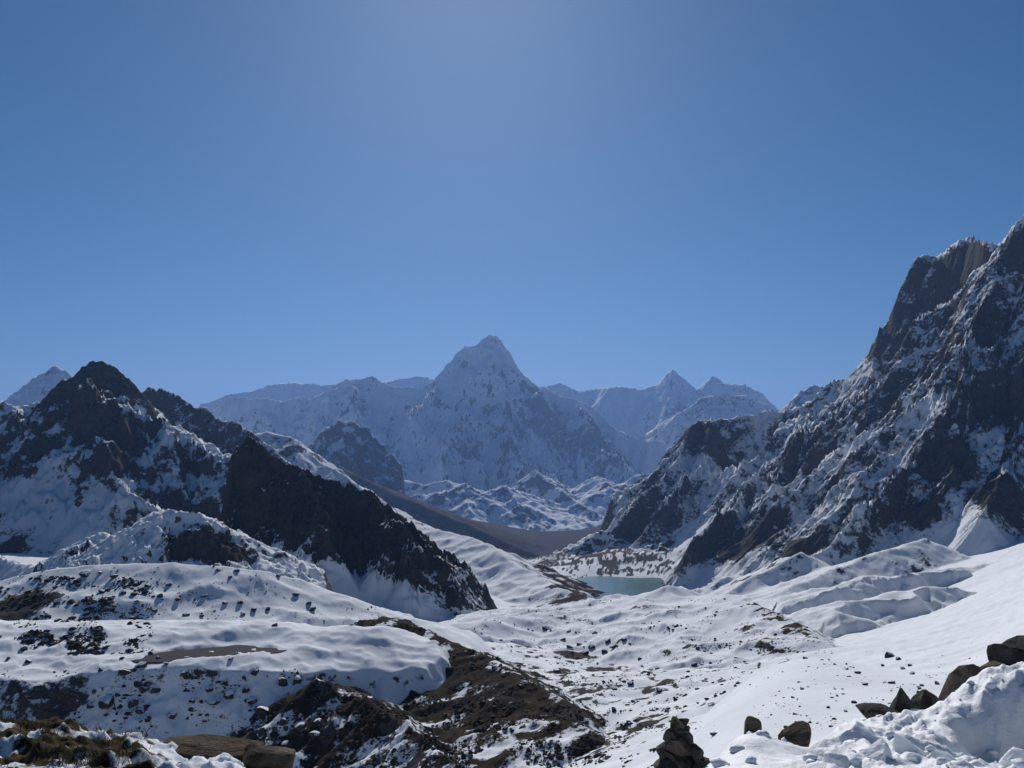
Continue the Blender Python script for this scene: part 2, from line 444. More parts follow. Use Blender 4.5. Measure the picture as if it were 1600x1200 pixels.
# ------------------------------------------------------------------ far ranges
build('far_range', 'pale blue snow range far behind the pointed peak on the lake side', (820, 1330), (14500, 21000), 330, 130,
      [dict(p=[(820, 612, 18000), (855, 604, 18000), (876, 599, 18000), (905, 611, 18000), (930, 608, 18000), (955, 603, 17500), (1000, 607, 17000), (1028, 600, 17000), (1051, 578, 17000), (1072, 601, 17000), (1088, 610, 17000), (1101, 598, 17000), (1113, 587, 17000), (1130, 600, 17000), (1165, 602, 17000), (1192, 616, 17000), (1220, 642, 17000), (1260, 660, 17000)], sf=1.1, sb=1.0, L=1500, s2=.64),
       dict(p=[(1051, 578, 17000), (1040, 650, 15800)], sf=1.0, sb=1.0, L=900, s2=.64)],
      M_FAR, warp=(60, 900), gul=(1000, 70, 4), rough=(900, 60, 4), k=40, rock=0.1, seed=3, teeth=22)
build('far_range', 'pale snow range far off beyond the dark left ridge', (280, 720), (15000, 20000), 280, 100,
      [dict(p=[(280, 640, 18000), (330, 626, 18000), (360, 614, 18000), (385, 612, 18000), (410, 606, 18000), (430, 600, 18000), (465, 598, 18000), (500, 601, 18000), (535, 600, 18000), (560, 612, 18000), (600, 600, 18000), (620, 590, 18000), (655, 587, 18000), (675, 592, 18000), (720, 620, 18000)], sf=1.1, sb=1.0, L=1500, s2=.64)],
      M_FAR, warp=(50, 900), gul=(1000, 60, 4), rough=(900, 50, 4), k=40, rock=0.06, seed=5, teeth=16)
build('snow_peak', 'snow peak with a sunlit left edge in front of the far range', (990, 1250), (10500, 14000), 170, 130,
      [dict(p=[(1000, 700, 12300), (1022, 682, 12300), (1060, 648, 12500), (1098, 622, 12600), (1128, 616, 12600), (1165, 617, 12600), (1195, 632, 12600), (1225, 650, 12600), (1260, 670, 12600)], sf=1.2, sb=.7, L=1500, s2=.64),
       dict(p=[(1098, 622, 12600), (1110, 680, 11900)], sf=1.0, sb=1.0, L=700, s2=.6)],
      M_FAR, warp=(40, 600), gul=(700, 60, 4), rough=(600, 40, 4), k=30, rock=0.15, seed=8, teeth=14)
build('snow_peak', 'rounded blue peak showing behind the notch left of the great rock wall', (1190, 1400), (6500, 8500), 130, 90,
      [dict(p=[(1200, 660, 7500), (1232, 640, 7500), (1243, 620, 7500), (1258, 606, 7500), (1275, 601, 7500), (1292, 608, 7500), (1310, 620, 7500), (1400, 650, 7500)], sf=1.2, sb=1.0, L=900, s2=.64)],
      M_FAR, warp=(20, 300), gul=(500, 40, 4), rough=(300, 24, 4), k=20, rock=0.3, seed=9, teeth=12)
build('snow_peak', 'pale far snow peak rising behind the dark rock tower', (-260, 240), (7500, 10500), 250, 90,
      [dict(p=[(-260, 680, 9000), (-60, 655, 9000), (0, 628, 9000), (28, 606, 9000), (62, 584, 9000), (75, 577, 9000), (91, 571, 9000), (108, 583, 9000), (150, 620, 9000), (220, 660, 9000)], sf=1.1, sb=1.0, L=1200, s2=.64)],
      M_FAR, warp=(20, 400), gul=(700, 50, 4), rough=(400, 24, 4), k=30, rock=0.08, seed=12, teeth=14)

# the pointed central mountain
AD = 12500
build('pointed_mountain', 'tall pointed snow mountain with shoulders at the head of the valley', (280, 1090), (8400, 13000), 450, 350,
      [dict(p=[(280, 650, 12300), (330, 632, 12300), (365, 622, 12300), (400, 622, 12300), (440, 628, 12300), (480, 622, 12300), (515, 612, 12300), (532, 602, 12300), (547, 593, 12300), (577, 591, 12300), (600, 600, 12300), (625, 607, 12300), (660, 607, 12400), (680, 602, 12500), (692, 589, AD), (706, 566, AD), (722, 549, AD), (742, 537, AD), (754, 527, AD), (762, 522, AD), (772, 529, AD), (782, 547, AD), (797, 569, AD), (815, 580, AD), (833, 602, AD), (852, 609, AD), (873, 620, 12400), (906, 629, 12300), (932, 646, 12200), (962, 668, 12000), (1000, 688, 11800), (1040, 694, 11700), (1090, 700, 11600)],
            sf=1.45, sb=1.2, L=1200, s2=.66),
       dict(p=[(752, 529, AD), (762, 522, AD), (770, 529, AD)], sf=2.0, sb=2.0, L=200, s2=1.2),
       dict(p=[(770, 560, 12350), (790, 630, 11700), (796, 690, 11000), (815, 722, 10600), (836, 734, 10300), (880, 765, 10000), (945, 806, 9700)], sf=1.2, sb=1.1, L=600, s2=.64),
       dict(p=[(692, 592, 12450), (655, 640, 11700), (625, 680, 11200), (606, 725, 10700)], sf=1.2, sb=1.1, L=700, s2=.64),
       dict(p=[(735, 620, 11900), (712, 690, 11000), (700, 745, 10300)], sf=1.1, sb=1.1, L=500, s2=.64),
       dict(p=[(545, 596, 12200), (560, 660, 11300), (540, 720, 10500)], sf=1.0, sb=1.0, L=700, s2=.64),
       dict(p=[(906, 632, 12200), (930, 690, 11300), (985, 745, 10400), (1010, 775, 10000)], sf=1.1, sb=1.1, L=600, s2=.64),
       dict(p=[(985, 745, 10500), (940, 775, 10000), (918, 800, 9700)], sf=.9, sb=.7, L=400, s2=.4)],
      M_FAR, warp=(80, 600), gul=(800, 100, 6), rough=(520, 80, 6), k=50, rock=0.14, rockn=.3, seed=14, teeth=16, edge_k=25,
      blobs=((850, 640, 45, .5), (880, 690, 40, .4), (720, 700, 25, .4), (700, 630, 20, .3), (940, 690, 40, .4), (760, 640, 14, .4)))
# low snow moraines at its foot, with sunlit tops
build('moraine_ridges', 'sunlit snow moraines at the foot of the pointed mountain', (570, 1080), (7600, 9700), 280, 130,
      [dict(p=[(590, 742, 8900), (625, 748, 8700), (660, 758, 8600), (700, 750, 8600)], sf=.8, sb=.4, L=300, s2=.3),
       dict(p=[(640, 775, 8300), (690, 772, 8300), (722, 757, 8500), (745, 772, 8300), (790, 760, 8500), (803, 775, 8300), (815, 800, 8000)], sf=.8, sb=.4, L=250, s2=.3),
       dict(p=[(930, 745, 9300), (955, 760, 8900), (1000, 756, 9200), (1008, 742, 9300), (1040, 735, 9400)], sf=.8, sb=.45, L=250, s2=.3),
       dict(p=[(722, 757, 8500), (735, 800, 7900)], sf=.7, sb=.6, L=200, s2=.3),
       dict(p=[(835, 735, 9300), (870, 763, 9000), (905, 785, 8700), (950, 812, 8300)], sf=1.0, sb=.5, L=300, s2=.35)],
      M_FAR, warp=(25, 250), gul=(300, 24, 3), rough=(250, 18, 4), k=20, rock=0.12, rockn=.15, seed=15, edge_k=10)
build('rock_knob', 'dark blue rock knob standing before the pointed mountain', (440, 640), (6300, 7900), 130, 130,
      [dict(p=[(470, 705, 7000), (494, 690, 7000), (508, 668, 7000), (530, 656, 7000), (555, 660, 7000), (575, 672, 7000), (592, 690, 7000), (602, 720, 7000), (612, 750, 7000)], sf=1.6, sb=1.2, L=500, s2=.5)],
      M_FAR, warp=(25, 200), gul=(260, 34, 4), rough=(220, 30, 4), k=16, rock=0.6, rockn=.3, seed=17, teeth=14)

# ------------------------------------------------------------------ valley sides
def earth_all(X, Y, Z, sl): return 1.0 + 0.25 * fbm(X / 200, Y / 200, 4, 91)
build('brown_hillside', 'bare brown valley side sloping to the valley floor', (420, 900), (3900, 6800), 230, 150,
      [dict(p=[(430, 690, 6200), (520, 725, 5700), (585, 755, 5400), (640, 780, 5200), (720, 815, 5000), (790, 846, 4800), (850, 872, 4600)], sf=.55, sb=.5, L=800, s2=.3)],
      M_FAR, warp=(20, 300), gul=(300, 10, 3), rough=(260, 7, 4), k=10, rock=0.02, seed=20, earth=earth_all)
build('snow_slope', 'sunlit snow crest behind the black cliff ridge', (330, 830), (2500, 4100), 290, 170,
      [dict(p=[(330, 660, 3800), (395, 678, 3700), (420, 674, 3700), (455, 683, 3650), (480, 706, 3600), (520, 732, 3500), (560, 758, 3400), (600, 786, 3300), (622, 812, 3200), (650, 845, 3000)], sf=.62, sb=.75, L=500, s2=.6)],
      M_FACE, warp=(12, 120), gul=(160, 10, 4), rough=(140, 10, 5), k=8, rock=0.15, rockn=.3, seed=22)
def tongue_earth(X, Y, Z, sl):
    u = X / Y
    return -0.7 + 1.45 * sstep(uu(770), uu(900), u + 0.00004 * (Y - 1850)) + .75 * fbm(X / 45, Y / 45, 5, 33)
build('snow_tongue', 'smooth sunlit snow hill with a brown right flank above the lake', (560, 990), (1400, 2700), 270, 240,
      [dict(p=[(590, 785, 2450), (616, 800, 2400), (650, 822, 2320), (700, 831, 2220), (745, 842, 2120), (775, 858, 2030), (805, 882, 1930), (845, 903, 1820), (880, 920, 1700), (925, 947, 1560)], sf=.34, sb=.5, L=400, s2=.22)],
      M_GROUND, warp=(14, 120), gul=(120, 4, 3), rough=(90, 5, 5), k=8, rock=0.04, rockn=.3, seed=24, earth=tongue_earth)

# ------------------------------------------------------------------ right wall
build('rock_wall', 'huge steep rock and snow wall with lit snow flutings and rock ribs', (900, 1860), (1300, 3300), 420, 540,
      [dict(p=[(1860, 230, 2150), (1700, 300, 2150), (1640, 318, 2150), (1600, 336, 2150), (1578, 352, 2160), (1560, 378, 2200), (1550, 384, 2300), (1525, 371, 2500), (1500, 384, 2550), (1470, 392, 2600), (1446, 400, 2640), (1428, 412, 2650), (1412, 440, 2650)], sf=3.2, sb=3.2, L=110, s2=.72),
       dict(p=[(1378, 512, 2650), (1370, 545, 2650), (1362, 572, 2650), (1340, 590, 2700), (1305, 600, 2750), (1298, 598, 2750), (1285, 620, 2800), (1262, 636, 2900), (1230, 642, 3000), (1205, 640, 3000), (1160, 645, 3000), (1112, 650, 3000), (1100, 654, 3000), (1085, 665, 2950), (1072, 682, 2900), (1060, 712, 2850), (1030, 752, 2800), (1000, 785, 2750), (960, 825, 2700), (930, 850, 2680)],
            sf=1.5, sb=1.75, sky=1, L=420, s2=.66),
       dict(p=[(1560, 378, 2200), (1530, 520, 2000), (1505, 610, 1900), (1465, 690, 1850), (1425, 750, 1800), (1380, 790, 1720), (1300, 860, 1650), (1250, 895, 1600)], sf=1.3, sb=1.2, L=250, s2=.68),
       dict(p=[(1285, 622, 2780), (1240, 690, 2500), (1205, 735, 2400), (1160, 780, 2300), (1110, 825, 2200), (1075, 868, 2120), (1055, 905, 2080)], sf=1.15, sb=1.15, L=220, s2=.68),
       dict(p=[(1370, 545, 2650), (1340, 660, 2400), (1320, 735, 2200), (1265, 800, 2050), (1180, 880, 1900)], sf=1.15, sb=1.1, L=220, s2=.68),
       dict(p=[(1640, 400, 2050), (1620, 560, 1850), (1580, 700, 1700), (1540, 800, 1550)], sf=1.2, sb=1.2, L=220, s2=.68),
       dict(p=[(1110, 652, 2980), (1100, 720, 2800), (1060, 770, 2700), (1000, 830, 2600)], sf=1.1, sb=1.1, L=200, s2=.66)],
      M_WALL, warp=(26, 260), gul=(230, 35, 5), rough=(210, 32, 6), k=22, rock=0.37, rockn=.3, seed=30, teeth=6, blur=3, foot=170, edge_k=9,
      blobs=((1110, 850, 45, .5), (1180, 830, 50, .4), (1260, 870, 40, .5), (1100, 680, 30, .5), (1480, 720, 35, .6), (1440, 800, 35, .5), (1560, 640, 40, .5), (1570, 780, 40, .6), (1500, 800, 30, -.3), (1000, 830, 30, .4),
             (1480, 860, 45, -.6), (1450, 640, 30, -.3), (1330, 700, 35, -.3), (1130, 740, 40, -.3)))

# ------------------------------------------------------------------ left massif
build('rocky_ridge', 'blue grey rocky ridge descending behind the dark tower', (170, 520), (2250, 3100), 190, 130,
      [dict(p=[(170, 600, 2700), (222, 614, 2700), (238, 607, 2700), (256, 612, 2700), (280, 622, 2680), (300, 633, 2650), (325, 640, 2620), (345, 655, 2600), (372, 660, 2570), (385, 672, 2550), (405, 684, 2520), (430, 706, 2480), (470, 735, 2420), (500, 760, 2380)], sf=1.5, sb=1.2, L=250, s2=.55)],
      M_FACE, warp=(10, 100), gul=(120, 16, 4), rough=(100, 15, 5), k=8, rock=0.6, rockn=.35, seed=40, teeth=7)
build('rock_massif', 'shaded snowy massif with a dark rock tower and a lit snow crest', (-260, 440), (900, 2150), 340, 330,
      [dict(p=[(-260, 610, 1850), (-120, 650, 1850), (-40, 622, 1850), (0, 629, 1850), (25, 633, 1850), (60, 631, 1850), (78, 608, 1850), (98, 592, 1850), (124, 586, 1850), (130, 572, 1850), (146, 566, 1850), (170, 569, 1850), (190, 576, 1850), (206, 592, 1860), (214, 610, 1870), (232, 640, 1880), (262, 664, 1890), (300, 690, 1900)], sf=1.6, sb=1.3, L=200, s2=.64),
       dict(p=[(135, 607, 1740), (165, 619, 1720), (210, 646, 1700), (255, 672, 1690), (300, 700, 1680), (342, 717, 1660), (372, 722, 1640)], sf=1.0, sb=.5, L=180, s2=.64),
       dict(p=[(135, 607, 1740), (150, 680, 1620), (190, 760, 1480)], sf=1.0, sb=.9, L=150, s2=.64),
       dict(p=[(-260, 780, 1350), (-120, 820, 1250), (-30, 855, 1120), (30, 880, 1040), (75, 900, 980)], sf=.8, sb=.7, L=150, s2=.66),
       dict(p=[(20, 634, 1840), (30, 700, 1700), (40, 790, 1500)], sf=.9, sb=.9, L=150, s2=.64)],
      M_FACE, warp=(16, 150), gul=(150, 17, 5), rough=(130, 17, 6), k=14, rock=0.3, rockn=.36, seed=43, teeth=6, blur=3, foot=80, edge_k=7,
      blobs=((160, 590, 35, .9), (110, 610, 30, .7), (150, 660, 40, .9), (180, 720, 32, .7), (210, 690, 25, .5), (50, 720, 40, .5), (10, 868, 34, .9), (230, 740, 22, .4), (20, 690, 30, .3), (60, 780, 60, -.4), (120, 820, 60, -.5), (300, 760, 40, -.3), (255, 690, 20, -.3)))
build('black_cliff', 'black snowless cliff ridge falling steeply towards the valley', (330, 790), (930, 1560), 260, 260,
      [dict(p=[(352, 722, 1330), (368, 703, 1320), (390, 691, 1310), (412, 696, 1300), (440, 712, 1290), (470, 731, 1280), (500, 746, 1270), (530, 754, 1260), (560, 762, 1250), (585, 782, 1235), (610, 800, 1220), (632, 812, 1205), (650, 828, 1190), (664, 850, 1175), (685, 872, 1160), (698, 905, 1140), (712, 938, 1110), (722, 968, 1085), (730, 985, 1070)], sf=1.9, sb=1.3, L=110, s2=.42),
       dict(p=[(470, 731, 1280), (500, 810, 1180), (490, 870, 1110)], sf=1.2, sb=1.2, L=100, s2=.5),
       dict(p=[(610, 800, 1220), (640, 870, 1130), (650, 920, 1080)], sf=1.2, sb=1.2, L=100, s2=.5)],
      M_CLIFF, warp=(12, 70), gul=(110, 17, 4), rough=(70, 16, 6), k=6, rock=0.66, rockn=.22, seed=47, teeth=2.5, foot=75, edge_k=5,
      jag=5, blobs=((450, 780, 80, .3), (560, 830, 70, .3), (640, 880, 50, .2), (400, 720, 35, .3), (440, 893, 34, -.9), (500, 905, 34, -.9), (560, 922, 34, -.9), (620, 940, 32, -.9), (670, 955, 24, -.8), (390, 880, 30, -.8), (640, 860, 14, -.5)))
build('snow_spur', 'small pale snow spur with a dark brown end below the massif', (30, 540), (780, 1120), 260, 140,
      [dict(p=[(60, 900, 960), (85, 886, 950), (130, 846, 940), (155, 830, 940), (182, 841, 930), (215, 833, 930), (244, 802, 930), (262, 796, 930), (300, 800, 930), (326, 803, 930), (345, 825, 935), (390, 860, 940), (420, 895, 940)], sf=.62, sb=.7, L=100, s2=.4),
       dict(p=[(265, 800, 930), (258, 850, 880), (255, 895, 840)], sf=.7, sb=1.1, L=80, s2=.5)],
      M_FACE, warp=(6, 50), gul=(50, 5, 4), rough=(45, 5, 5), k=4, rock=0.12, rockn=.25, seed=50, teeth=2, edge_k=4,
      blobs=((300, 850, 34, 1.0), (350, 865, 30, .9), (270, 870, 16, .5)))

# ------------------------------------------------------------------ left hill, terrace with pond, brown spur
build('snowy_hill', 'broad snowy hill dotted with boulders behind the small pond', (-200, 800), (440, 700), 420, 150,
      [dict(p=[(-260, 940, 560), (-100, 922, 560), (0, 904, 560), (60, 892, 560), (150, 884, 560), (230, 880, 560), (330, 882, 560), (400, 890, 565), (470, 905, 570), (520, 925, 575), (560, 945, 580), (620, 962, 590), (700, 980, 610), (760, 1000, 620)], sf=.42, sb=.6, L=90, s2=.16)],
      M_GROUND, warp=(5, 60), gul=(60, 1.0, 3), rough=(60, 2.6, 5), k=3, rock=0.03, rockn=.18, seed=55, edge_k=3,
      blobs=((25, 945, 48, 1.35), (0, 990, 45, 1.2), (75, 990, 32, .8), (180, 1000, 14, .7), (90, 935, 25, .6)))

TP = [(-300, 393), (-100, 398), (0, 400), (60, 396), (130, 403), (250, 406), (380, 409), (470, 413), (540, 425), (600, 428), (660, 432), (690, 446), (668, 480), (655, 520), (640, 600), (-300, 640)]
TPX = np.array([(uu(p, 1040) * d, d) for p, d in TP])
def terrace(X, Y, Z):
    wx = X + 2.2 * fbm(X / 14, Y / 14, 4, 61); wy = Y + 2.2 * fbm(X / 14 + 9, Y / 14, 4, 62)
    d = np.full(X.shape, 1e9); ins = np.zeros(X.shape, bool)
    n = len(TPX)
    for i in range(n):
        a, b = TPX[i], TPX[(i + 1) % n]
        dx, dy = b - a
        t = np.clip(((wx - a[0]) * dx + (wy - a[1]) * dy) / (dx * dx + dy * dy), 0, 1)
        d = np.minimum(d, np.hypot(wx - a[0] - t * dx, wy - a[1] - t * dy))
        c = ((a[1] > wy) != (b[1] > wy)) & (wx < (b[0] - a[0]) * (wy - a[1]) / (b[1] - a[1] + 1e-9) + a[0])
        ins ^= c
    sd = np.where(ins, -d, d)
    top = -104 + 0.16 * (Y - 405) * sstep(395, 440, Y) * (1 - sstep(455, 520, Y)) - 9 * sstep(uu(380), uu(690), X / Y) + ground_detail(X, Y) * 0.17 + .8 * fbm(X / 30, Y / 18, 3, 169)
    pond = pt(330, 1016, 430); e = np.hypot((X - pond[0]) / 29, (Y - pond[1] - .25 * (X - pond[0])) / 12.5)
    wp = np.exp(-(e / 1.75) ** 6); e = e * (1 + .12 * perlin(X / 11, Y / 5, 165)); top = top * (1 - wp) + (-99.7 - 1.5 * (1 - sstep(.75, 1.12, e))) * wp
    hump = pt(592, 990, 470); e2 = np.hypot((X - hump[0]) / 22, (Y - hump[1]) / 22)
    top = top + 5 * np.exp(-e2 ** 2)
    wall = np.where(sd > 0, sd * 0.72, 0)
    return top - wall
build('moraine_terrace', 'snow terrace holding a small pond with a shaded rubbly front', (-160, 760), (345, 610), 430, 200,
      [dict(p=[(0, 1050, 300), (1, 1050, 300)])], M_GROUND, k=2.5, rock=0.06, rockn=.2, seed=60, edge_k=2, extra=terrace, rough=(30, 1.2, 5),
      blobs=((30, 1095, 50, .36), (80, 1115, 45, .36), (10, 1070, 30, .25), (120, 1090, 25, .3)))
def spur_earth(X, Y, Z, sl): return 0.70 + .55 * fbm(X / 16, Y / 16, 5, 68)
build('brown_spur', 'dark brown scrubby slope below the snow terrace running down to the valley', (290, 1010), (215, 640), 350, 270,
      [dict(p=[(618, 962, 520), (650, 978, 505), (680, 992, 490), (725, 1010, 470), (762, 1026, 450), (802, 1050, 420), (845, 1076, 385), (884, 1104, 352), (915, 1140, 315)], sf=.26, sb=.6, L=80, s2=.26),
       dict(p=[(500, 1062, 396), (540, 1080, 385), (600, 1108, 365), (660, 1150, 335), (720, 1200, 300)], sf=.6, sb=.5, L=60, s2=.5)],
      M_SPUR, warp=(3, 25), gul=(26, 1.6, 4), rough=(22, 1.7, 6), k=3, rock=0.1, rockn=.25, seed=66, edge_k=2, earth=spur_earth,
      eblobs=((700, 1060, 60, .5), (780, 1110, 50, .4), (600, 1110, 40, .35), (860, 1110, 30, .4), (520, 1070, 25, .4), (760, 1170, 60, -.35), (620, 1190, 50, -.4), (860, 1170, 50, -.45)),
      blobs=((720, 1100, 50, .3), (660, 1040, 30, .3)))
# centre moraine hill before the lake
def mor_earth(X, Y, Z, sl):
    return -0.42 + .6 * np.exp(-(((X / Y - uu(1225)) * F / 65) ** 2)) * (1 - sstep(720, 800, Y)) * sstep(560, 600, Y) + .45 * fbm(X / 50, Y / 30, 5, 81) + .75 * streaks(X, Y) * (1 - sstep(860, 900, Y))
build('moraine_hill', 'snow streaked moraine hill with a white tip in front of the lake', (620, 1360), (470, 1150), 430, 240,
      [dict(p=[(680, 978, 770), (760, 967, 800), (830, 961, 840), (900, 953, 880), (960, 946, 900), (1010, 935, 900), (1050, 922, 895), (1085, 931, 860), (1130, 929, 800), (1170, 937, 745), (1200, 951, 700), (1235, 969, 655), (1270, 988, 610), (1300, 1008, 575)], sf=.24, sb=.55, L=160, s2=.2),
       dict(p=[(1040, 919, 900), (1050, 912, 900), (1062, 919, 896)], sf=.5, sb=.55, L=60, s2=.5),
       dict(p=[(1050, 928, 895), (1075, 955, 780), (1100, 985, 690)], sf=.25, sb=.28, L=100, s2=.25)],
      M_GROUND, warp=(10, 90), gul=(70, 2.6, 5), rough=(60, 4.2, 6), k=4, rock=0.06, rockn=.25, seed=80, edge_k=3, earth=mor_earth,
      eblobs=((1195, 952, 18, .45), (1240, 976, 18, .5), (1272, 993, 14, .45)))

build('lake_moraine', 'rough snow and rubble moraine damming the far side of the lake', (800, 1130), (2240, 3100), 210, 190,
      [dict(p=[(815, 892, 2750), (845, 872, 2700), (880, 866, 2650), (930, 858, 2650), (990, 850, 2650), (1050, 836, 2600), (1100, 820, 2600)], sf=.36, sb=.5, L=150, s2=.3),
       dict(p=[(868, 900, 2330), (925, 889, 2400), (975, 892, 2370), (1015, 884, 2400), (1060, 876, 2420)], sf=.75, sb=.4, L=60, s2=.4),
       dict(p=[(905, 858, 2600), (925, 842, 2640), (938, 828, 2680)], sf=.6, sb=.6, L=60, s2=.5)],
      M_FACE, warp=(18, 120), gul=(80, 9, 5), rough=(70, 12, 6), k=6, rock=.22, rockn=.4, seed=83, edge_k=3, teeth=2)
# snow aprons under the wall
build('glacier_steps', 'broken snow steps with shaded faces on the glacier below the wall', (1190, 1600), (640, 1250), 260, 190,
      [dict(p=[(1280, 1000, 740), (1300, 980, 750), (1318, 960, 770), (1350, 938, 800), (1400, 930, 820), (1450, 922, 840), (1500, 918, 850)], sf=.9, sb=.3, L=60, s2=.35),
       dict(p=[(1255, 935, 1040), (1280, 922, 1050), (1310, 916, 1060), (1370, 902, 1090), (1430, 897, 1100), (1500, 890, 1120)], sf=.8, sb=.3, L=50, s2=.35)],
      M_GROUND, warp=(16, 60), gul=(60, 2.2, 4), rough=(60, 2.6, 5), k=4, rock=.015, rockn=.1, seed=84, edge_k=2.5)
build('snow_fans', 'sunlit snow fans at the foot of the great wall', (1030, 1700), (1000, 1800), 340, 160,
      [dict(p=[(1130, 930, 1500), (1180, 900, 1540), (1248, 862, 1600)], sf=.5, sb=.5, L=100, s2=.4),
       dict(p=[(1240, 915, 1350), (1330, 880, 1420), (1400, 855, 1480), (1448, 842, 1520)], sf=.45, sb=.4, L=100, s2=.35),
       dict(p=[(1060, 925, 1750), (1105, 893, 1780)], sf=.5, sb=.5, L=60, s2=.45),
       dict(p=[(1100, 925, 1720), (1143, 890, 1760)], sf=.5, sb=.5, L=60, s2=.45),
       dict(p=[(1450, 890, 1150), (1530, 885, 1200), (1600, 868, 1250), (1700, 840, 1250)], sf=.3, sb=.5, L=80, s2=.2)],
      M_GROUND, warp=(5, 60), gul=(50, 2.0, 4), rough=(60, 2.2, 5), k=5, rock=0.02, rockn=.1, seed=85, edge_k=4)


# ------------------------------------------------------------------ pond
def pond():
    c = pt(330, 1016, 430); n = 40; V = [(c[0], c[1], -100.35)]
    for k in range(n):
        a = 2 * math.pi * k / n; V.append((c[0] + 36 * math.cos(a), c[1] + 16 * math.sin(a) + 9 * math.cos(a), -100.35))
    m, nt, b = nodes_of('dull_pond_ice')
    geo = N(nt, 'ShaderNodeNewGeometry')
    f = noise_node(nt, geo.outputs['Position'], 0.12, 5)
    nt.links.new(mixc(nt, f, (0.028, 0.028, 0.031), (0.055, 0.055, 0.058)), b.inputs['Base Color'])
    b.inputs['Roughness'].default_value = 0.8; b.inputs['Specular IOR Level'].default_value = 0.03
    mesh_obj('pond', V, [(0, 1 + k, 1 + (k + 1) % n) for k in range(n)], m, None, 'structure', 'small dull grey frozen pond on the snow terrace')
pond()

# ------------------------------------------------------------------ ground close by
class Rbf:
    """height sheet through (px, py, depth) points"""
    def __init__(self, pts, su=5.0, sd=0.45):
        P = [pt(*p) for p in pts]
        self.su, self.sd = su, sd
        self.A = np.array([(p[0] / p[1] * su, p[1] * sd) for p in P]); z = np.array([p[2] for p in P]); n = len(P)
        K = np.sqrt(((self.A[:, None] - self.A[None]) ** 2).sum(-1) + .002)
        T = np.column_stack([np.ones(n), self.A]); S = np.zeros((n + 3, n + 3))
        S[:n, :n] = K - 2e-3 * np.eye(n); S[:n, n:] = T; S[n:, :n] = T.T
        self.W = np.linalg.solve(S, np.concatenate([z, np.zeros(3)]))
    def __call__(self, X, Y):
        a = (X / Y).ravel()[:, None] * self.su; b = Y.ravel()[:, None] * self.sd; out = np.empty(a.shape[0])
        for s in range(0, len(out), 60000):
            k = np.sqrt((a[s:s + 60000] - self.A[None, :, 0]) ** 2 + (b[s:s + 60000] - self.A[None, :, 1]) ** 2 + .002)
            out[s:s + 60000] = k @ self.W[:-3]
        return (out + self.W[-3] + self.W[-2] * a[:, 0] + self.W[-1] * b[:, 0]).reshape(X.shape)

def polar(px0, px1, d0, d1, C, R, py=1150):
    U1 = np.linspace(ray(px0, py)[0], ray(px1, py)[0], C); Y1 = np.linspace(d0, d1, R)
    U, Y = np.meshgrid(U1, Y1); return U, Y, U * Y

M_NEARSNOW = None
def near_snow_mat():
    m, nt, b = nodes_of('trampled_snow')
    geo = N(nt, 'ShaderNodeNewGeometry'); pos = geo.outputs['Position']
    n1 = noise_node(nt, pos, 2.2, 6, 0.6); n2 = noise_node(nt, pos, 22, 5, 0.65)
    nt.links.new(mixc(nt, maprange(nt, n1, 0.3, 0.7), (0.86, 0.88, 0.9), (0.78, 0.80, 0.83)), b.inputs['Base Color'])
    b.inputs['Roughness'].default_value = 0.6; b.inputs['Specular IOR Level'].default_value = 0.25
    b.inputs['Subsurface Weight'].default_value = 0.25
    b.inputs['Subsurface Radius'].default_value = (0.05, 0.06, 0.08); b.inputs['Subsurface Scale'].default_value = 0.5
    bp = N(nt, 'ShaderNodeBump'); bp.inputs['Strength'].default_value = 0.8; bp.inputs['Distance'].default_value = 0.054
    nt.links.new(mathn(nt, 'ADD', n1, mathn(nt, 'MULTIPLY', n2, 0.35)), bp.inputs['Height'])
    nt.links.new(bp.outputs[0], b.inputs['Normal']); return m
M_NEARSNOW = near_snow_mat()

EDGE = [(1040, 1250, 7.4), (1060, 1228, 7.5), (1095, 1201, 7.8), (1125, 1178, 8.2), (1150, 1158, 8.6), (1178, 1148, 9.0), (1205, 1159, 9.1), (1240, 1173, 9.0), (1285, 1167, 9.3),
        (1310, 1150, 10.0), (1345, 1142, 11.0), (1390, 1141, 11.8), (1440, 1140, 12.2), (1475, 1124, 12.2), (1505, 1092, 11.8), (1530, 1064, 11.2), (1560, 1058, 11.0), (1600, 1062, 11.0), (1680, 1040, 11), (1800, 1010, 11), (1950, 980, 11)]
bp_ = list(EDGE)
for px, py, d in EDGE:                                   # falls away behind the edge
    back = 0.9 if px < 1300 else 1.6
    if px < 1300: bp_ += [(px, py + 55, d + back), (px, py + 190, d + 2.6)]
    else: bp_ += [(px, py + 16, d + back), (px, py + 60, d + 4.0), (px, py + 130, d + 5.5)]
bp_ += [(1000, 1330, 7.5), (1000, 1300, 6), (1040, 1280, 6), (1100, 1250, 6.2), (1200, 1225, 6.6), (1300, 1222, 6.8), (1400, 1218, 6.8), (1480, 1216, 7), (1560, 1230, 7.2), (1650, 1230, 7), (1800, 1220, 7), (1950, 1200, 7),
        (1250, 1190, 8.0), (1320, 1180, 8.6), (1380, 1165, 9.6), (1440, 1150, 10.4), (1490, 1150, 10.2), (1478, 1170, 9.6),
        (1520, 1188, 10.3), (1560, 1195, 10.25), (1600, 1190, 10.3), (1660, 1180, 10.2), (1520, 1110, 10.75), (1560, 1110, 10.62), (1600, 1110, 10.6), (1100, 1330, 4.2), (1300, 1330, 4.2), (1600, 1330, 4.2), (1950, 1330, 4.2)]
bank_f = Rbf(bp_, 7.0, 0.5)
